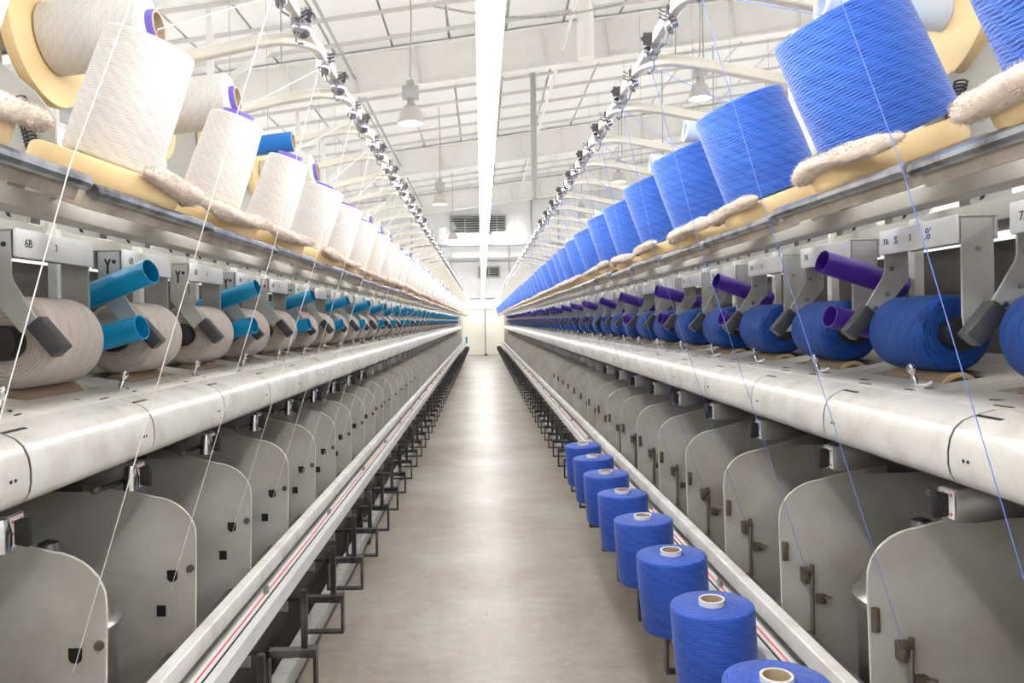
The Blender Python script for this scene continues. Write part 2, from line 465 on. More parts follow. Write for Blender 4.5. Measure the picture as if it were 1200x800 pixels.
for xx, z0, z1 in ((-3.2, 2.7, 7.2), (-1.55, 2.7, 4.4), (2.35, 2.7, 7.2), (1.3, 2.7, 5.1), (3.6, 2.7, 7.2)):
    tag(obj('wall_conduit', MB().tube([(xx, YW - 0.1, z0), (xx, YW - 0.1, z1)], 0.035, 8).mesh('wall_conduit', 'conduit')),
        'thin upright conduit fixed to the far wall', 'conduit', 'upright conduits on the far wall')
tag(obj('wall_box', MB().box(-1.95, -1.6, YW - 0.16, YW - 0.03, 5.4, 5.95).mesh('wall_box', 'label_white', bevel=0.015)), 'white switch box on the far wall left of the louvre', 'box')
def strip(name, cx, y0, y1, z, ax, label, group, hang=False):
    """fluorescent strip: slim housing over a glowing diffuser"""
    r = bpy.data.objects.new(name, None); COL.objects.link(r)
    r.location = (cx, (y0 + y1) / 2, z)
    if ax == 'X':
        r.rotation_euler = (0, 0, PI / 2)
    tag(r, label, 'strip light', group)
    l = (y1 - y0) / 2 - 0.0005
    hm, dm, em = STRIPM.setdefault((round(l, 3), hang), (
        MB().box(-0.026, 0.026, -l, l, 0.028, 0.075).mesh('housing', 'rail_white'),
        MB().prism([(0.042 * math.cos(a), 0.03 * math.sin(a)) for a in [i * PI / 6 for i in range(12)]], -l + 0.004, l - 0.004).mesh('diffuser', 'fill_strip_glow' if hang else 'strip_glow'),
        MB().box(-0.040, 0.040, 0, 0.004, -0.027, 0.06).mesh('end_cap', 'rail_white')))
    obj('housing', hm, r); obj('diffuser', dm, r)
    obj('end_cap', em, r, (0, -l, 0)); obj('end_cap', em, r, (0, l - 0.004, 0))
    if hang:
        top = H + roof_up(cx) - z + (-0.04 if abs(cx) < 8.5 else 0.05)
        for yy in (-l * 0.8, l * 0.8):
            obj('hanger_wire', MB().tube([(0, yy, 0.07), (0, yy, top)], 0.004, 5).mesh('hanger_wire', 'conduit'), r)
STRIPM = {}
for i in range(15):
    y0 = 2.80 - 2.44 * 2 + 2.44 * i
    strip('strip_light', CX + 0.014, y0, y0 + 2.44, H + 0.90, 'Y', 'white fluorescent strip light hung end to end over the aisle', 'strip lights in line over the aisle')
for sx in (-1, 1):  # rows added over neighbouring aisles to brighten the ceiling
    for rx, ru in ((3.35, 1.5), (6.7, 2.6), (10.0, 2.75)):
        for i in range(7):
            y0 = -5.5 + 5.7 * i
            strip('strip_light', CX + sx * rx, y0, y0 + 4.88, H + ru, 'Y',
                  'long added fluorescent fill light over a neighbouring aisle behind the %s machine' % ('white yarn' if sx < 0 else 'blue yarn'),
                  'added fill lights over the aisles behind the %s machine' % ('white yarn' if sx < 0 else 'blue yarn'), hang=True)
for xx, zz, yy in ((-0.78, 5.55, 35.0), (1.22, 5.6, 35.0)):
    strip('strip_light', xx, yy - 0.68, yy + 0.68, zz, 'X', 'short fluorescent strip light mounted crosswise below the wall louvres', 'crosswise strip lights on the far wall')
strip('strip_light', 0.03, 35.5 - 0.8, 35.5 + 0.8, 2.42, 'X', 'short fluorescent strip light mounted crosswise just above the double door', None)
bpy.data.objects['strip_light'].name = 'strip_light'
# high-bay lamps
bell = [(0.055, 0.30), (0.10, 0.285), (0.15, 0.235), (0.18, 0.16), (0.198, 0.06), (0.215, 0.0), (0.205, 0.0), (0.188, 0.06), (0.168, 0.155), (0.14, 0.225), (0.05, 0.275)]
bellm = MB().lathe(bell, 28, cap=False).mesh('bell', 'lamp_bell')
bal = MB(); bal.box(-0.13, 0.13, -0.09, 0.09, 0.40, 0.60); bal.lathe([(0.07, 0.29), (0.06, 0.33), (0.05, 0.41)], 16); bal.box(-0.06, 0.06, -0.05, 0.05, 0.60, 0.70)
balm = bal.mesh('ballast', 'lamp_grey', bevel=0.01)
hookm = MB().tube([(0, 0, 0.69), (0.02, 0, 0.74), (0.0, 0, 0.79), (-0.02, 0, 0.76)], 0.012, 6).mesh('hook', 'conduit')
lensm = MB().lathe([(0.0, 0.05), (0.10, 0.055), (0.175, 0.085)][::1], 24, cap=False).mesh('lens', 'bay_glow')
def highbay(x, y, z, label, group):
    r = bpy.data.objects.new('high_bay_lamp', None); COL.objects.link(r); r.location = (x, y, z)
    tag(r, label, 'lamp', group)
    obj('bell', bellm, r); obj('ballast', balm, r); obj('hook', hookm, r); obj('lens', lensm, r)
    top = H + roof_up(x) - z - 0.045
    obj('cable', MB().tube([(0, 0, 0.78), (0.03, 0, (top + 0.78) * 0.5), (0, 0, top)], 0.012, 6).mesh('cable', 'conduit'), r)
for rx, up, ys, lab in ((-1.1, 3.2, (3.4, 12.4, 21.0, 30.2), 'grey bell-shaped high-bay lamp hanging between the strip light and the white yarn machine'),
                        (4.15, 4.1, (5.5, 14.4, 23.0, 31.5), 'grey bell-shaped high-bay lamp hanging behind the blue yarn machine'),
                        (-6.6, 2.9, (3.4, 12.4, 21.0, 30.2), 'added grey high-bay fill lamp hanging far behind the white yarn machine'),  # this row and the next are added out of view for ambient light
                        (8.6, 4.3, (5.5, 14.4, 23.0, 31.5), 'added grey high-bay fill lamp hanging far behind the blue yarn machine')):
    for y in ys:
        highbay(rx, y, H + up, lab, lab.replace('lamp hanging', 'lamps'))

# ------------------------------------------------------------------ the two machines
P = 0.56                      # spindle pitch
NEAR = 9                      # positions with every small sub-part
MID = 24
YE = 33.2                     # far end of both machines
machines = {}
for side in ('R', 'L'):
    r = bpy.data.objects.new('twisting_machine', None); COL.objects.link(r)
    r.location = (CX, 0, 0)
    r.rotation_euler = (0, 0, 0 if side == 'R' else PI)
    tag(r, 'long grey yarn twisting machine running blue yarn with purple tubes' if side == 'R'
        else 'long grey yarn twisting machine running white and beige yarn with light blue tubes', 'machine')
    machines[side] = r
def part(side, name, me, d, y, up, parent=None, rot=None, scale=None):
    """a part of a machine: d = distance from the aisle centre, y = along the aisle, up = from eye height"""
    if parent is not None:
        return obj(name, me, parent, (d, y, up), rot, scale)
    s = 1 if side == 'R' else -1
    return obj(name, me, machines[side], (d, s * y, H + up), rot, scale)
def world(side, d, y, up):
    s = 1 if side == 'R' else -1
    return (CX + s * d, y, H + up)
def zrot(side):
    return 0 if side == 'R' else PI

# --- shared meshes, all drawn in the frame of the right-hand machine
Y2 = P / 2
nose_prof = [(1.0, -0.192), (0.985, -0.196), (0.955, -0.204), (0.932, -0.214), (0.916, -0.229), (0.906, -0.250), (0.902, -0.275), (0.902, -0.300),
             (0.906, -0.320), (0.915, -0.334), (0.930, -0.342), (0.95, -0.345), (1.0, -0.335)]
seamM = MB().prism([(a + 0.0015, b_ - 0.0012 if b_ > -0.27 else b_ + 0.0012) for a, b_ in nose_prof], -0.0045, 0.0045).mesh('seam', 'black')
wedgeM = MB().prism([(0.954, -0.2032), (0.962, -0.2010), (0.962, -0.2055), (0.954, -0.2055)], -0.075, 0).mesh('yarn_slot', 'black')
noseM = MB().prism([(a, b_) for a, b_ in nose_prof], -Y2 + 0.004, Y2 - 0.004).mesh('nose_cover', 'nose_cream', smooth=40)
dk = MB()
def deck_up(d):
    return -0.200 + (d - 0.95) * 0.145
def slab(d0, d1, y0, y1, t=0.014):
    dk.prism([(d0, deck_up(d0)), (d1, deck_up(d1)), (d1, deck_up(d1) - t), (d0, deck_up(d0) - t)], y0, y1)
slab(1.001, 1.125, -Y2 + 0.001, Y2 - 0.001); slab(1.125, 1.28, -Y2 + 0.001, -0.19); slab(1.125, 1.28, 0.175, Y2 - 0.001); slab(1.28, 1.50, -Y2 + 0.001, Y2 - 0.001)
deckM = dk.mesh('deck_plate', 'deck_cream')
drumM = MB().lathe([(0.044, -0.14), (0.05, -0.137), (0.05, 0.137), (0.044, 0.14)], 24, RX(PI / 2)).mesh('drum', 'cork')
ringM = MB().ring(0.052, 0.040, 0.0, 0.006, 20, RX(PI / 2)).mesh('drum_rim', 'foam')
pn = MB(); pn.lathe([(0.007, 0), (0.007, 0.028), (0.005, 0.031), (0.005, 0.035), (0.010, 0.042), (0.0115, 0.05), (0.009, 0.058), (0.0, 0.062)], 12, RY(-0.25))
pn.tube([(0.0, 0, 0.004), (0.012, -0.03, 0.007), (0.02, -0.036, 0.016)], 0.006, 6)
pinM = pn.mesh('guide_pin', 'chrome')
slotM = {}
for l in (0.03, 0.05):
    slotM[l] = MB().box(-0.003, 0.003, -l / 2, l / 2, 0, 0.0012).mesh('slot', 'black')
dotM = MB().lathe([(0.0035, 0), (0.0035, 0.0012)], 10, RY(-PI / 2)).mesh('screw_hole', 'black')
# separator plate: front edge, big rounded shoulder, long top edge
pl = [(0.926, -1.30), (0.912, -0.66)]
for i in range(1, 9):
    a = i / 8 * PI / 2 * 0.92
    pl.append((0.912 + 0.145 * (1 - math.cos(a)), -0.645 + 0.122 * math.sin(a)))
pl += [(1.12, -0.503), (1.17, -0.487), (1.20, -0.505), (1.55, -0.50), (1.55, -1.30)]
plateM = MB().prism(pl, -0.002, 0.002).mesh('separator_plate', 'plate_grey')
rimM = MB().tube([(a, 0, b_) for a, b_ in pl[:12]], 0.0035, 6).mesh('plate_rim', 'plate_rim')
holeA = MB().box(-0.014, 0.014, -0.0036, 0.0036, -0.017, 0.017).mesh('plate_slot', 'black')
hb = [(-0.016, 0.017), (0.016, 0.017)] + [(0.016 * math.cos(a), -0.006 - 0.013 * math.sin(a)) for a in [i * PI / 6 for i in range(7)]]
holeB = MB().prism(hb, -0.0036, 0.0036).mesh('plate_slot', 'black')
boltM = MB().lathe([(0.011, -0.010), (0.012, -0.003), (0.012, 0.003), (0.011, 0.010)], 10, RX(PI / 2)).mesh('bolt', 'rust_steel')
cl = MB(); cl.box(-0.024, 0.024, -0.035, -0.003, -0.012, 0.012); cl.box(-0.022, -0.002, -0.045, -0.003, -0.045, -0.008); cl.lathe([(0.010, -0.02), (0.010, 0.02)], 10, T(0.022, -0.025, 0.006))
clipM = cl.mesh('yarn_clip', 'rust_steel', bevel=0.003)
rodM = MB().tube([(0, 0, 0), (0, 0, -0.20)], 0.0065, 8).mesh('guide_rod', 'steel')
ey = MB(); ey.box(-0.018, 0.018, -0.028, -0.002, -0.018, 0.018); ey.tube([(0.02, -0.02, 0.012), (0.036, -0.04, 0.012), (0.02, -0.055, 0.012), (0.0, -0.04, 0.012)], 0.004, 6)
eyeM = ey.mesh('yarn_eye', 'rust_steel', bevel=0.003)
hgM = MB().box(-0.008, 0.010, -0.014, -0.002, -0.03, 0.03).mesh('hinge', 'rust_steel', bevel=0.003)
# spindle pot with domed lid
pot = [(0.165, -0.45), (0.168, -0.02), (0.178, -0.018), (0.18, 0.0), (0.17, 0.008), (0.16, 0.02), (0.145, 0.06), (0.11, 0.12), (0.06, 0.16), (0.03, 0.17), (0.025, 0.22), (0.0, 0.23)]
potM = MB().lathe(pot, 36).mesh('spindle_pot', 'steel')
# tension box under the deck with dial and knob
tb = MB(); tb.prism([(0, 0.035), (0.16, 0.05), (0.16, -0.02), (0.05, -0.036), (0, -0.036)], -0.028, 0.028)
tbM = tb.mesh('tension_box', 'steel', bevel=0.004)
dialM = MB().box(-0.002, 0.0, -0.022, 0.022, -0.03, 0.03).mesh('dial', 'dial_white')
knobM = MB().prism([(-0.03, 0.028), (-0.002, 0.022), (-0.002, -0.026), (-0.03, -0.032)], -0.007, 0.012).mesh('knob', 'black', bevel=0.003)
markM = MB().box(-0.0028, -0.0018, -0.004, 0.004, -0.003, 0.003).mesh('dial_mark', 'red_cord')
chM = MB().lathe([(0.0, 0.035), (0.014, 0.03), (0.02, 0.0), (0.02, -0.035), (0.0, -0.037)], 14).mesh('chrome_boss', 'chrome')
leverM = MB().tube([(0, 0, 0), (0.02, 0.09, -0.004), (0.02, 0.12, 0.0)], 0.006, 6).mesh('lever', 'black')
tipM = MB().lathe([(0, -0.014), (0.01, -0.008), (0.011, 0.008), (0, 0.014)], 8, RX(PI / 2)).mesh('lever_tip', 'rust_steel')
# take-up cradle
LZ0, LZ1 = 0.174, 0.245
cr_ = MB()
cr_.box(1.162, 1.255, -0.187, 0.187, LZ1 - 0.006, LZ1); cr_.box(1.247, 1.255, -0.187, 0.187, LZ0 + 0.01, LZ1 - 0.006)
crM = cr_.mesh('cradle_beam', 'arm_grey', bevel=0.002, seg=1)
lbM = MB().box(1.152, 1.162, -0.185, 0.185, LZ0, LZ1).mesh('name_plate', 'label_white', bevel=0.004)
far_poly = [(1.166, LZ1 - 0.007), (1.235, LZ1 - 0.007), (1.235, 0.10), (1.145, -0.012), (1.105, 0.022), (1.160, 0.112), (1.166, 0.13)]
farM = MB().prism(far_poly, 0.179, 0.186).mesh('handle_arm', 'arm_grey', bevel=0.0015, seg=1)
near_poly = [(1.164, LZ1 - 0.007), (1.245, LZ1 - 0.007), (1.245, 0.0), (1.232, -0.06), (1.17, -0.06), (1.164, 0.0)]
nearM = MB().prism(near_poly, -0.186, -0.179).mesh('chuck_arm', 'arm_grey', bevel=0.0015, seg=1)
gp = MB().box(-0.05, 0.05, -0.021, 0.021, -0.022, 0.022)
gripM = gp.mesh('grip', 'grip_dark', bevel=0.006)
chuckM = MB().lathe([(0.030, -0.036), (0.0425, -0.034), (0.0445, -0.005), (0.042, 0.012), (0.02, 0.02)], 20, RX(PI / 2)).mesh('chuck', 'black')
scM = MB().lathe([(0.0, 0.006), (0.006, 0.005), (0.0075, 0.0)], 10, RX(PI / 2)).mesh('screw', 'steel')
ys_ = MB().prism([(0.0, -0.028), (0.006, -0.028), (0.006, 0.0), (0.014, 0.018), (0.009, 0.02), (0.003, 0.008), (-0.003, 0.02), (-0.008, 0.018), (0.0, 0.0)], -0.0012, 0.0012)
ysM = ys_.mesh('y_slot', 'black')
# whole cradle as one piece for far positions
fc = MB(); fc.box(1.152, 1.255, -0.187, 0.187, LZ1 - 0.006, LZ1); fc.prism(far_poly, 0.179, 0.186); fc.prism(near_poly, -0.186, -0.179)
fcM = fc.mesh('cradle', 'arm_grey')
# pale loop post behind each cradle
lp = [(1.315, 0, -0.16), (1.315, 0, 0.255)]
for i in range(1, 11):
    a = i / 10 * PI * 0.92
    lp.append((1.43 - 0.115 * math.cos(a), 0, 0.255 + 0.115 * math.sin(a)))
loopM = MB().tube(lp, 0, rect=(0.03, 0.036)).mesh('loop_post', 'rail_white', bevel=0.002, seg=1)
# shelf bracket below the creel beam
sb = MB(); sb.prism([(0.992, 0.275), (1.10, 0.275), (1.10, 0.252), (1.05, 0.236), (0.996, 0.226)], -0.002, 0.002); sb.box(0.990, 0.994, -0.035, 0.002, 0.226, 0.275); sb.box(0.992, 1.10, -0.035, 0.002, 0.273, 0.276)
sbM = sb.mesh('shelf_bracket', 'arm_grey')
sslM = MB().prism([(0, 0), (0.009, 0.003), (0.02, 0.026), (0.011, 0.024)], -0.0035, 0.0035).mesh('bracket_slot', 'black')
# creel tray, tilted like the package it carries
TILT = math.radians(20.0)
CB = (0.766, 0.331)           # package foot
TR = RY(-TILT)
brd = MB().box(-0.128, -0.072, -0.255, 0.255, -0.090, -0.056).box(-0.10, 0.19, -0.03, 0.03, -0.068, -0.050).box(0.165, 0.19, -0.03, 0.03, -0.13, -0.06).mesh('creel_tray', 'tray_board', bevel=0.004)
edgeM = MB().tube([(-0.13, -0.262, -0.058), (-0.13, -0.25, -0.056), (-0.13, 0.25, -0.056), (-0.13, 0.262, -0.058)], 0.0125, 10).mesh('edge_bar', 'edge_metal')
discM = MB().lathe([(0.12, -0.05), (0.138, -0.046), (0.142, -0.038), (0.142, -0.012), (0.136, -0.003), (0.126, 0.0)], 48).mesh('foam_disc', 'foam')
FLEECE = []
for v in range(5):
    # a soft fleece roll lying along the front rim of the disc, bristling with loose fibres
    rr = random.Random(40 + v)
    lm = MB(); nn = 40; kk = 12
    ya, yb = [(-0.25, 0.20), (-0.16, 0.25), (-0.25, 0.12), (-0.25, 0.25), (-0.2, 0.2)][v]
    fat = [0.021, 0.019, 0.023, 0.016, 0.020][v]
    ph = [rr.uniform(0, 6) for _ in range(6)]
    cs = []
    for i in range(nn + 1):
        t = i / nn; y = ya + (yb - ya) * t
        taper = math.sqrt(max(0.03, min(1, min(t, 1 - t) * 8)))
        rad = fat * (1 + 0.12 * math.sin(t * 8 + ph[0]) + 0.08 * math.sin(t * 17 + ph[1])) * taper
        xx = -0.134 + 0.045 * (abs(y) / 0.2) ** 2.2
        c = Vector((xx, y, 0.002 + 0.005 * math.sin(6 * t + ph[2])))
        cs.append((c, rad))
        for j in range(kk):
            b_ = 2 * PI * j / kk
            q = rad * (1 + 0.10 * math.sin(3 * b_ + 9 * t + ph[3]) + 0.06 * rr.uniform(-1, 1))
            lm.v.append(tuple(c + Vector((math.cos(b_) * 1.15, 0, math.sin(b_) * 0.95)) * q))
    for i in range(nn):
        for j in range(kk):
            lm.f.append((i * kk + j, i * kk + (j + 1) % kk, (i + 1) * kk + (j + 1) % kk, (i + 1) * kk + j))
    lm.f.append(tuple(range(kk - 1, -1, -1))); lm.f.append(tuple(nn * kk + j for j in range(kk)))
    for f_ in range(4500):
        c, rad = cs[rr.randrange(1, nn)]
        b_ = rr.uniform(0, 2 * PI)
        nrm = Vector((math.cos(b_), rr.uniform(-0.7, 0.7), math.sin(b_))).normalized()
        p0 = c + Vector((math.cos(b_) * 1.12, rr.uniform(-0.3, 0.3), math.sin(b_) * 0.93)) * rad * 0.93
        l = rr.uniform(0.002, 0.008)
        t_ = Vector((rr.uniform(-1, 1), rr.uniform(-1, 1), rr.uniform(-1, 1)))
        sd_ = nrm.cross(t_).normalized() * rr.uniform(0.0004, 0.0008)
        lm.add([p0 - sd_, p0 + sd_, p0 + nrm * l + t_ * 0.003], [(0, 1, 2)])
    FLEECE.append(lm.mesh('fleece_roll', 'lint', smooth=80))
# reserve holder: plate with foam disc and spring
rdM = MB().lathe([(0.05, -0.035), (0.13, -0.034), (0.146, -0.028), (0.15, -0.018), (0.148, -0.004), (0.138, 0.0), (0.0, 0.002)], 48).mesh('reserve_disc', 'foam')
hp = MB().prism([(0.915, 0.27), (1.12, 0.27), (1.14, 0.62), (1.10, 0.80), (1.04, 0.80), (1.03, 0.56), (0.96, 0.50), (0.915, 0.44)], -0.004, 0.004)
hp.box(1.04, 1.12, -0.03, 0.0, 0.60, 0.76)
hpM = hp.mesh('reserve_plate', 'frame_grey')
spM = MB().tube([(0.012 * math.cos(t * 2 * PI * 17), 0.012 * math.sin(t * 2 * PI * 17), 0.13 * t) for t in [i / 170 for i in range(171)]], 0.0022, 5).mesh('spring', 'grip_dark')
stemM = MB().lathe([(0.02, 0.0), (0.02, 0.12)], 12).mesh('stem', 'steel')
# package bodies (axis z, foot at 0)
def package_mesh(rb, rt, L, mat, rh=0.03, rnd=0.008, n=56):
    return MB().lathe([(rh, 0.0), (rb - rnd, 0.0), (rb - rnd * 0.3, rnd * 0.3), (rb, rnd), (rb * 0.5 + rt * 0.5 + 0.0015, L * 0.5), (rt, L - rnd), (rt - rnd * 0.3, L - rnd * 0.3), (rt - rnd, L), (rh, L + 0.001)], n, cap=False).mesh('yarn_package', mat, smooth=50)
def core_mesh(ro, ri, z0, z1, mat):
    return MB().ring(ro, ri, z0, z1, 28).mesh('core_tube', mat)
# arches: rectangular tube that swings round into the rail over the aisle edge
RD, RU = 0.54, 0.885
def arch_mesh(s):
    p = [(1.06, 0, 0.785), (0.98, 0, 0.80), (0.88, 0, 0.822), (0.76, 0, 0.848), (0.70, 0, 0.859), (0.655, 0.004 * s, 0.866)]
    for i in range(1, 8):
        a = i / 8 * PI / 2
        p.append((0.65 - 0.11 * math.sin(a), s * (0.11 - 0.11 * math.cos(a)) * 1.2, 0.867 + 0.018 * i / 8))
    p += [(RD, s * 0.14, RU), (RD, s * 0.36, RU)]
    return MB().tube(p, 0, rect=(0.032, 0.034)).mesh('guide_arch', 'arch_cream', bevel=0.004, seg=1)
def link_mesh(s):
    return MB().tube([(RD, s * 0.355, RU), (RD, s * 0.72, RU)], 0, rect=(0.024, 0.024)).mesh('rail_link', 'arch_cream', bevel=0.002, seg=1)
archM = {'R': arch_mesh(1), 'L': arch_mesh(-1)}
linkM = {'R': link_mesh(1), 'L': link_mesh(-1)}
pstM = MB().box(1.03, 1.09, -0.03, 0.03, 0.27, 0.81).mesh('arch_post', 'rail_white', bevel=0.004)
# yarn tensioner: chrome cups, star knob, finger
tn = MB()
tn.lathe([(0.0, -0.016), (0.012, -0.015), (0.026, -0.004), (0.028, 0.0), (0.026, 0.003), (0.012, 0.006), (0.012, 0.022), (0.0, 0.024)], 18, T(-0.012, 0, -0.03) @ RX(1.2) @ RY(0.4))
tn.box(-0.016, 0.016, -0.012, 0.012, -0.03, 0.024)
for i in range(3):
    tn.tube([(-0.01, 0.012, -0.012 + i * 0.012), (-0.032, 0.024, -0.004 + i * 0.012)], 0.0035, 5)
tn.tube([(0.0, 0.0, -0.02), (0.0, 0.02, -0.075), (-0.01, 0.035, -0.085), (-0.02, 0.02, -0.08)], 0.0035, 6)
tensM = tn.mesh('tensioner', 'tension_metal')
star = [(0.024 * (1.0 if i % 2 == 0 else 0.72) * math.cos(i * PI / 6), 0.024 * (1.0 if i % 2 == 0 else 0.72) * math.sin(i * PI / 6)) for i in range(12)]
knM = MB().prism(star, -0.008, 0.008, T(-0.026, -0.012, 0.012) @ RX(0.3)).mesh('star_knob', 'grip_dark', bevel=0.002, seg=1)
# package hanger
hgr = MB()
hgr.box(-0.008, 0.125, -0.016, 0.016, -0.018, 0.006); hgr.box(-0.040, -0.030, -0.018, 0.018, -0.140, 0.006); hgr.box(-0.034, 0.115, -0.016, 0.016, -0.140, -0.130); hgr.box(-0.040, 0.014, -0.020, 0.020, -0.018, 0.010)
hgr.box(0.115, 0.125, -0.016, 0.016, -0.140, 0.006)
hgM2 = hgr.mesh('package_hanger', 'black_metal', bevel=0.002, seg=1)
pegM = MB().box(-0.010, 0.010, -0.010, 0.010, 0.006, 0.20).mesh('peg', 'black_metal', bevel=0.002, seg=1)
stayM = MB().box(0.10, 0.26, -0.006, 0.006, -0.012, 0.0).mesh('stay', 'black_metal')
# threads
def strand(pts, r, mat):
    return MB().tube(pts, r, 5, cap=False).mesh('yarn_strand', mat)

# --- fixed long parts of each machine
for side in ('R', 'L'):
    s = 1 if side == 'R' else -1
    ya, yb = (0.7, YE) if side == 'R' else (-YE, -0.7)
    root = machines[side]
    def long_part(name, prof, mat, bevel=0.0):
        return obj(name, MB().prism([(a, H + b_) for a, b_ in prof], ya, yb).mesh(name, mat, bevel=bevel), root)
    # top rail in lengths with small joints
    y = 0.7; i = 0
    while y < YE - 0.1:
        l = min(2.24, YE - y)
        me = MB().prism([(0.853, -0.903), (0.892, -0.903), (0.892, -0.945), (0.885, -0.945), (0.885, -0.962), (0.853, -0.962)], -l / 2 + 0.002, l / 2 - 0.002).mesh('top_rail', 'rail_white', bevel=0.003, seg=1)
        part(side, 'top_rail', me, 0, y + l / 2, 0)
        me = MB().prism([(0.752, -0.948), (0.822, -0.952), (0.822, -0.96), (0.757, -0.956), (0.757, -1.005), (0.752, -1.005)], -l / 2 + 0.0015, l / 2 - 0.0015).mesh('belt_tray', 'tray_white', bevel=0.001, seg=1)
        part(side, 'belt_tray', me, 0, y + l / 2, 0)
        y += l; i += 1
    long_part('red_cord', [(0.801, -0.948), (0.805, -0.948), (0.805, -0.951), (0.801, -0.951)], 'red_cord')
    long_part('black_cord', [(0.780, -0.947), (0.785, -0.947), (0.785, -0.950), (0.780, -0.950)], 'black')
    long_part('lower_shelf', [(0.765, -1.0), (0.90, -1.0), (0.90, -1.05), (0.89, -1.05), (0.89, -1.01), (0.765, -1.01)], 'frame_grey')
    long_part('base_skirt', [(0.98, -1.59), (0.98, -1.0), (1.0, -1.0), (1.0, -1.59)], 'machine_dark')
    long_part('floor_rail', [(0.84, -1.44), (0.91, -1.44), (0.91, -1.52), (0.84, -1.52)], 'base_grey', 0.006)
    long_part('spine_panel', [(1.56, -1.58), (1.56, 0.22), (1.60, 0.22), (1.60, -1.58)], 'machine_dark')
    long_part('under_beam', [(1.08, -0.40), (1.25, -0.40), (1.25, -0.30), (1.08, -0.30)], 'machine_dark')
    long_part('creel_beam', [(0.925, 0.236), (0.99, 0.236), (0.99, 0.272), (0.925, 0.276)], 'frame_grey', 0.006)
    long_part('creel_beam', [(1.40, 0.255), (1.60, 0.255), (1.60, 0.32), (1.40, 0.32)], 'frame_grey', 0.004)
    for y in [1.1 + 2.24 * i for i in range(15)]:
        if y < YE:
            part(side, 'machine_foot', MB().box(0.86, 0.98, -0.03, 0.03, -1.6, -1.42).mesh('machine_foot', 'machine_dark') if 'foot' not in MATS else None, 0, y, 0)
    # end housings at the far end
    part(side, 'end_housing', MB().box(0.93, 1.6, -0.02, 0.35, -1.6, 0.30).mesh('end_housing', 'deck_cream', bevel=0.02), 0, YE + 0.02 if side == 'R' else YE + 0.37, 0)
    # clips that hold the cords
    cm = MB().box(0.795, 0.812, -0.012, 0.012, -0.952, -0.928).mesh('cord_clip', 'steel', bevel=0.003)
    for y in [1.6 + 1.12 * i for i in range(18)]:
        part(side, 'cord_clip', cm, 0, y, 0)

# --- positions
Y_NOSE = {'R': 1.534 + 0.28, 'L': 1.487 + 0.28}
Y_PLATE = {'R': 1.885, 'L': 1.794}
Y_CRAD = {'R': 2.085, 'L': 2.050}
Y_DRUM = {'R': 2.108, 'L': 2.027}
Y_PACK = {'R': 1.50, 'L': 1.53}
Y_RES = {'R': 1.66, 'L': 1.73}
Y_ARCH = {'R': 2.03, 'L': 1.78}
Y_TUBE = {'R': 2.365, 'L': 2.330}
DRT = -0.152                  # top of the drums
YARN = {'R': ('yarn_blue', 'yarn_navy'), 'L': ('yarn_white', 'yarn_greige')}
SMAT = {'R': 'strand_blue', 'L': 'strand_white'}
WORD = {'R': 'blue', 'L': 'white'}
TXM = Matrix(((0, 0, -1, 0), (-1, 0, 0, 0), (0, 1, 0, 0), (0, 0, 0, 1)))
def ks(y0, first):
    k = first
    while y0 + k * P < YE - 0.3:
        yield k, y0 + k * P
        k += 1
creelM = {'R': [package_mesh(0.127 + e, 0.123 + e, 0.262, 'yarn_blue') for e in (0, -0.004, 0.002, -0.008)],
          'L': [package_mesh(rb, rt, L, 'yarn_white') for rb, rt, L in ((0.092, 0.087, 0.258), (0.080, 0.072, 0.252), (0.078, 0.070, 0.25), (0.09, 0.084, 0.254))]}
coreM = {'R': core_mesh(0.034, 0.029, 0.0, 0.265, 'pale_tube'), 'L': core_mesh(0.042, 0.036, 0.0, 0.266, 'violet_core')}
RR = {'R': 0.101, 'L': 0.116}
takeM = {}
for sd in 'RL':
    R_ = RR[sd]; Lh = 0.13
    takeM[sd] = MB().lathe([(0.042, -Lh + 0.006), (R_ - 0.02, -Lh), (R_ - 0.006, -Lh + 0.006), (R_, -Lh + 0.018), (R_ + 0.0015, 0), (R_, Lh - 0.018), (R_ - 0.006, Lh - 0.006), (R_ - 0.02, Lh), (0.042, Lh - 0.006)], 56, cap=False).mesh('yarn_package', YARN[sd][1], smooth=50)
tcoreM = {'R': MB().ring(0.0425, 0.036, -0.122, 0.122, 24).mesh('core_tube', 'purple_tube'), 'L': MB().ring(0.0425, 0.036, -0.122, 0.122, 24).mesh('core_tube', 'cyan_tube')}
tubeM = {'R': MB().ring(0.0355, 0.0325, 0, 0.275, 36).mesh('empty_tube', 'purple_tube'), 'L': MB().ring(0.0375, 0.0345, 0, 0.275, 36).mesh('empty_tube', 'cyan_tube')}
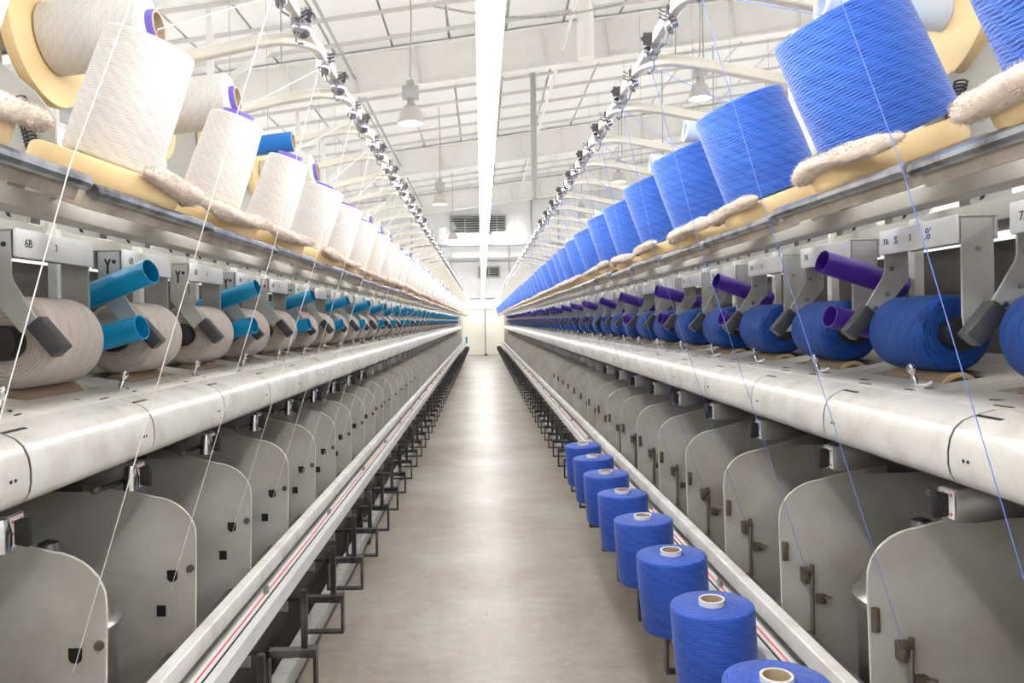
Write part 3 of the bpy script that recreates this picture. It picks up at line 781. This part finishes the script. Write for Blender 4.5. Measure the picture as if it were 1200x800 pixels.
for side in ('R', 'L'):
    s = 1 if side == 'R' else -1
    # nose covers, deck plates, drums, pins
    for k, y in ks(Y_NOSE[side], -2):
        n_ = part(side, 'nose_cover', noseM, 0, y, 0)
        if k < MID:
            part(side, 'seam', seamM, 0, -Y2, 0, n_)
        if k < NEAR:
            part(side, 'yarn_slot', wedgeM, 0, Y2 - 0.004, 0, n_)
        if k < NEAR:
            for e in (0, 0.014):
                part(side, 'screw_hole', dotM, 0.9018, 0.23 - e if side == 'R' else -0.23 + e, -0.285, n_)
    for k, y in ks(Y_DRUM[side], -2):
        dp = part(side, 'deck_plate', deckM, 0, y, 0)
        dr = part(side, 'drum', drumM, 1.195, y, DRT - 0.05)
        if k < NEAR:
            part(side, 'drum_rim', ringM, 0, -0.143, 0, dr)
            for (d, yy, l, a) in ((1.035, -0.20, 0.03, 0.2), (1.06, 0.07, 0.03, 0.9), (1.025, 0.0, 0.05, 0.1), (1.07, -0.23, 0.03, 0.6)):
                part(side, 'slot', slotM[l], d, yy, deck_up(d) + 0.0002, dp, (0, -0.144, a))
        if k < MID:
            part(side, 'guide_pin', pinM, 1.065, y - s * 0.178, deck_up(1.065), None, None, (1.0, 1.0, 1.0))
    # separator plates and spindle pots
    for k, y in ks(Y_PLATE[side], -1):
        sp = part(side, 'separator_plate', plateM, 0, y, 0)
        if k < MID:
            part(side, 'plate_rim', rimM, 0, 0, 0, sp)
        if k < 16:
            if side == 'L':
                part(side, 'plate_slot', holeB, 0.985, 0, -0.765, sp)
                part(side, 'plate_slot', holeA, 1.02, 0, -0.872, sp)
                part(side, 'bolt', boltM, 0.928, 0, -0.742, sp)
            else:
                part(side, 'hinge', hgM, 0.925, 0, -0.745, sp)
                part(side, 'yarn_clip', clipM, 0.99, 0, -0.805, sp, None, (0.72, 0.8, 0.8))
                part(side, 'guide_rod', rodM, 1.004, -0.022, -0.81, sp)
                part(side, 'yarn_eye', eyeM, 1.035, 0, -0.895, sp, None, (0.75, 0.75, 0.75))
        if k < MID and (side == 'L' or k >= 0):
            part(side, 'spindle_pot', potM, 1.205, y + s * 0.0 + P / 2, -0.80)
    # tension boxes below the deck
    for k, y in ks(1.64 if side == 'R' else 1.54, -1):
        if k > 34:
            break
        b_ = part(side, 'tension_box', tbM, 0.965, y, -0.405)
        if k < NEAR:
            part(side, 'chrome_boss', chM, 0.012, 0.03, 0.0, b_)
            part(side, 'dial', dialM, 0, 0, 0, b_)
            part(side, 'knob', knobM, 0, 0, 0, b_)
            for yy, zz in ((-0.014, 0.02), (0.014, 0.02), (-0.014, -0.02), (0.016, -0.004)):
                part(side, 'dial_mark', markM, 0, yy, zz, b_)
            part(side, 'lever', leverM, 0.03, 0.02, -0.01, b_)
            part(side, 'lever_tip', tipM, 0.05, 0.145, -0.01, b_)
    # cradles with their packages
    for k, y in ks(Y_CRAD[side], -1):
        if k < MID:
            c = part(side, 'cradle', crM, 0, y, 0)
            part(side, 'handle_arm', farM, 0, 0, 0, c); part(side, 'chuck_arm', nearM, 0, 0, 0, c)
        else:
            c = part(side, 'cradle', fcM, 0, y, 0)
        npl = part(side, 'name_plate', lbM, 0, 0, 0, c)
        g = part(side, 'grip', gripM, 1.082, 0.172, -0.022, c, (0, -math.radians(50), 0))
        ax = DRT + RR[side]
        if k < MID:
            part(side, 'chuck', chuckM, 1.195, -0.158 + (Y_DRUM[side] - Y_CRAD[side]) * s, ax, c); part(side, 'chuck', chuckM, 1.195, 0.158 + (Y_DRUM[side] - Y_CRAD[side]) * s, ax, c, (0, 0, PI))
        if k < NEAR:
            part(side, 'screw', scM, 1.205, -0.186, 0.16, c)
            part(side, 'screw', scM, 1.185, 0.179, 0.135, c); part(side, 'screw', scM, 1.172, 0.179, 0.06, c); part(side, 'screw', scM, 1.136, 0.179, 0.02, c)
            part(side, 'y_slot', ysM, 1.2, 0.1865, 0.195, c)
            part(side, 'screw_hole', chuckM, 1.183, 0.184, 0.205, c, None, (0.15, 0.1, 0.15))
        if k < 6:
            rows = [('7A' if side == 'R' else '6B', 0.030, 'ink_dark', 0.135, 0), ('3', 0.026, 'ink_dark', 0.01, 0)] if k != 0 or side == 'L' else \
                   [('7A', 0.026, 'ink_dark', 0.145, 0), ('%', 0.034, 'ink_blue', 0.095, 0.3), ('3', 0.026, 'ink_dark', 0.02, 0), ('%', 0.044, 'ink_blue', -0.06, 0.3)]
            for tx, sz, mt, yy, sh in rows:
                t = obj('lettering', text_mesh(tx, sz, mt, sh), c)
                t.matrix_local = T(1.1518, yy, (LZ0 + LZ1) / 2) @ TXM
        if k < MID:
            part(side, 'loop_post', loopM, 0, y + 0.28, 0)
            if k % 2 == 0 or True:
                b_ = part(side, 'shelf_bracket', sbM, 0, y + s * 0.10, 0)
                b2 = part(side, 'shelf_bracket', sbM, 0, y - s * 0.16, 0)
                if k < NEAR:
                    part(side, 'bracket_slot', sslM, 1.03, 0, 0.238, b_); part(side, 'bracket_slot', sslM, 1.03, 0, 0.238, b2)
    for k, y in ks(Y_DRUM[side], -1 if side == 'R' else 0):
        ax = DRT + RR[side]
        pk = obj('yarn_package', takeM[side], None, world(side, 1.195, y, ax), (PI / 2, 0, zrot(side)))
        tag(pk, ('dark blue yarn package in the cradle whose plate bears blue handwritten marks' if side == 'R' and k == 0 else 'dark blue yarn package lying in a take-up cradle on its drum' if side == 'R' else 'beige yarn package lying in a take-up cradle on its drum'), 'yarn package',
            ('dark blue' if side == 'R' else 'beige') + ' packages in the take-up cradles')
        if k < MID:
            obj('core_tube', tcoreM[side], pk)
    # empty tubes parked between every second pair of cradles
    for j, (k, y) in enumerate(ks(Y_TUBE[side], 0)):
        if k % 2 and k < 13:
            continue
        if k % 2 and random.random() < 0.45:
            continue
        rr = random.Random(k * 7 + (3 if side == 'R' else 0))
        for up, nm in ((0.165, 'upper'), (-0.002, 'lower')):
            a = math.radians(rr.uniform(-4, 5)); tl = math.radians(17 + rr.uniform(-3, 3)) if up > 0.1 else math.radians(14 + rr.uniform(-3, 3))
            z = Vector((math.cos(tl), s * math.sin(math.radians(8) + a) * 1.0, -math.sin(tl))).normalized()
            if side == 'L':
                z.y = -z.y
            if side == 'L':
                z.x = -z.x
                z.y = abs(z.y)
            else:
                z.y = abs(z.y)
            q = Vector((0, 0, 1)).rotation_difference(z)
            o = obj('empty_tube', tubeM[side], None, world(side, 1.02 + rr.uniform(-0.015, 0.015) + (0.0 if up > 0.1 else 0.03), y - 0.02, up), q.to_euler())
            tag(o, '%s plastic tube parked in the %s slot between take-up cradles' % ('purple' if side == 'R' else 'light blue', nm), 'tube',
                '%s %s tubes between the cradles' % (nm, 'purple' if side == 'R' else 'light blue'))
    # creel: trays, packages, reserve holders, arches
    for k, y in ks(Y_PACK[side], -1):
        rr = random.Random(k * 13 + (5 if side == 'R' else 1))
        dz = rr.uniform(-0.008, 0.008); dy = rr.uniform(-0.015, 0.015)
        tw = rr.uniform(-0.02, 0.02) + (0.012 if side == 'R' else -0.03)
        yc = y + dy
        M = T(CB[0], s * yc, H + CB[1] + dz) @ RZ(tw) @ TR
        t = obj('creel_tray', brd, machines[side]); t.matrix_local = M
        obj('edge_bar', edgeM, t); obj('foam_disc', discM, t)
        if k < 40:
            obj('fleece_roll', FLEECE[rr.randrange(5)], t, (0, rr.uniform(-0.02, 0.02), 0), (0, 0, rr.uniform(-0.06, 0.06)))
        vi = rr.randrange(4) if k > 3 else (0, 0, 1, 2, 3)[k + 1]
        W = T(CX, 0, 0) @ RZ(zrot(side)) @ M
        lean = RY(rr.uniform(-0.03, 0.03)) @ RX(rr.uniform(-0.03, 0.03)) if k > 0 else (T(0.02, 0, 0.004) @ RY(-0.07) if side == 'R' else Matrix.Identity(4))
        pk = obj('yarn_package', creelM[side][vi])
        pk.matrix_world = W @ T(0, 0, 0.001) @ lean
        tag(pk, '%s yarn package standing tilted on a foam creel tray above the take-up cradles' % ('bright blue' if side == 'R' else ('full white' if vi in (0, 3) else 'slim white')), 'yarn package',
            '%s packages on the creel trays' % WORD[side])
        if k < MID:
            obj('core_tube', coreM[side], pk)
        if k < 15:
            Wi = (W @ T(0, 0, 0.001) @ lean).inverted()
            top = Vector((0.0, 0.0, 0.262 if side == 'R' else 0.25))
            hook = Wi @ Vector(world(side, RD - 0.012, y + 0.36 + rr.uniform(-0.05, 0.05), RU - 0.08))
            ed = Wi @ Vector(world(side, 0.628, y + (0.25 if side == 'R' else 0.16), 0.235))
            bt = Wi @ Vector(world(side, 0.985, y + (0.362 if side == 'R' else 0.25), -0.80))
            rimp = Vector((-0.02, 0.03, top.z + 0.03))
            obj('yarn_strand', strand([top, rimp, hook], 0.0009 if side == 'R' else 0.0011, SMAT[side]), pk)
            obj('yarn_strand', strand([hook, ed, bt], 0.0009 if side == 'R' else 0.0011, SMAT[side]), pk)
    for k, y in ks(Y_RES[side], -1):
        if k > 30:
            break
        hpo = part(side, 'reserve_holder', hpM, 0, y + (-0.04 if side == 'R' else -0.11), 0)
        ta = math.radians(6)
        # axis points to the aisle and a little upward
        A = T(0.985, s * y, H + 0.648) @ RY(-PI / 2 + ta)
        hi = hpo.matrix_local if False else None
        rd = obj('reserve_disc', rdM, machines[side]); rd.matrix_local = A
        st = obj('stem', stemM, rd, (0, 0, -0.13))
        if k < 8:
            part(side, 'spring', spM, 0.955, -s * 0.012, 0.36, hpo, (0, 0.25, 0)); part(side, 'bolt', boltM, 0.975, -s * 0.01, 0.335, hpo)
        W = T(CX, 0, 0) @ RZ(zrot(side)) @ A
        if side == 'L':
            if k == 2:
                o = obj('empty_tube', MB().ring(0.036, 0.032, 0, 0.27, 32).mesh('empty_tube', 'blue_tube')); o.matrix_world = W @ T(0, 0, 0.003)
                obj('lining', MB().ring(0.0325, 0.028, 0.002, 0.271, 28).mesh('lining', 'card_core'), o)
                tag(o, 'empty deep blue cone tube on a reserve creel disc among the white packages', 'tube')
            elif k < 2 or k == 3 or random.random() < 0.6:
                o = obj('yarn_package', package_mesh(0.080, 0.076, 0.225, 'yarn_white') if k < 1 else RESM); o.matrix_world = W @ T(0, 0, 0.003)
                if k < 1:
                    RESM = o.data
                tag(o, 'white yarn package lying level on a reserve disc behind the front creel row', 'yarn package', 'white packages on the reserve discs')
                obj('core_tube', core_mesh(0.036, 0.031, 0, 0.243, 'card_core') if k < 1 else RESC, o)
                obj('core_collar', core_mesh(0.0385, 0.036, 0.222, 0.241, 'violet_core') if k < 1 else RESV, o)
                if k < 1:
                    RESC, RESV = o.children[0].data, o.children[1].data
        elif k in (0, 2, 3, 6, 9, 14):
            o = obj('empty_tube', PALEM if k else core_mesh(0.038, 0.031, 0, 0.26, 'pale_tube')); o.matrix_world = W @ T(0, 0, 0.003)
            if k == 0:
                PALEM = o.data
                PRIM = core_mesh(0.0385, 0.0305, 0.258, 0.264, 'white_core')
            obj('tube_rim', PRIM, o)
            tag(o, 'pale blue empty cone tube on a reserve creel disc behind the bright blue packages', 'tube', 'pale blue empty tubes on the reserve discs')
    for k, y in ks(Y_ARCH[side], -2):
        a = part(side, 'guide_arch', archM[side], 0, y, 0)
        obj('rail_link', linkM[side], a); 
        if k < MID:
            obj('arch_post', pstM, a)
        for yy in (0.20, 0.42):
            if k < 34:
                t = obj('tensioner', tensM, a, (RD, s * yy, RU - 0.01), (0, 0, 0 if yy > 0.3 else 0.9))
            if k < NEAR:
                obj('star_knob', knM, a, (RD, s * yy, RU - 0.01), (0, 0, 0 if yy > 0.3 else 0.9))
    # package hangers under the belt tray
    y0, dp_ = (1.70, 0.466) if side == 'R' else (2.04, 0.49)
    for k in range(70):
        y = y0 + k * dp_
        if y > YE - 0.3:
            break
        hg = part(side, 'package_hanger', hgM2, 0.625, y, -1.075)
        if k < 40:
            obj('peg', pegM, hg); obj('stay', stayM, hg)

# blue packages parked on the hangers of the right-hand machine
stM = [package_mesh(0.112 + e, 0.1175 + e, 0.25, 'yarn_royal', rh=0.036, rnd=0.007) for e in (0.0, -0.002, 0.001)]
scM_ = core_mesh(0.036, 0.031, -0.008, 0.266, 'white_core'); slM = core_mesh(0.0312, 0.0285, -0.006, 0.2655, 'card_core')
spots = [(1.70 + 0.466 * i, 0) for i in range(8)]
for i, (y, a) in enumerate(spots):
    rr = random.Random(i + 60)
    o = obj('yarn_package', stM[i % 3], None, world('R', 0.624, y, -1.058), (rr.uniform(0.0, 0.03), -0.045 + rr.uniform(-0.015, 0.015), rr.uniform(0, 6)))
    M = T(*world('R', 0.624, y, -1.058)) @ RY(-0.04 + rr.uniform(-0.02, 0.01)) @ RX(rr.uniform(-0.02, 0.04)) @ RZ(rr.uniform(0, 6))
    o.matrix_world = M
    ordn = ['eighth', 'seventh', 'sixth', 'fifth', 'fourth', 'third', 'second', 'first'][i]
    tag(o, 'royal blue yarn package on a hanger peg, %s in its row from the door' % ordn, 'yarn package', 'royal blue packages on the hanger pegs')
    obj('core_tube', scM_, o); obj('core_lining', slM, o)
# one light blue tube on the last peg of the left machine
o = obj('empty_tube', tubeM['L'], None, world('L', 0.70, 32.6, -0.94))
tag(o, 'light blue tube standing upright at the far end of the white yarn machine rail', 'tube')
# lint scraps on the floor
rr = random.Random(5)
for i in range(26):
    x = rr.uniform(-0.5, 0.5); y = 3.0 + 6 * rr.random() ** 1.5
    bm_ = MB(); n = rr.randint(4, 6)
    bm_.lathe([(rr.uniform(0.003, 0.007), 0.0003), (rr.uniform(0.002, 0.005), 0.003)], n, RZ(rr.random() * 3) @ Matrix.Diagonal((1, rr.uniform(0.5, 2.2), 1, 1)))
    o = obj('lint_scrap', bm_.mesh('lint_scrap', 'paper'), None, (x, y, 0.0))
    tag(o, 'tiny pale scrap of lint lying on the concrete aisle floor', 'scrap', 'lint scraps on the aisle floor')
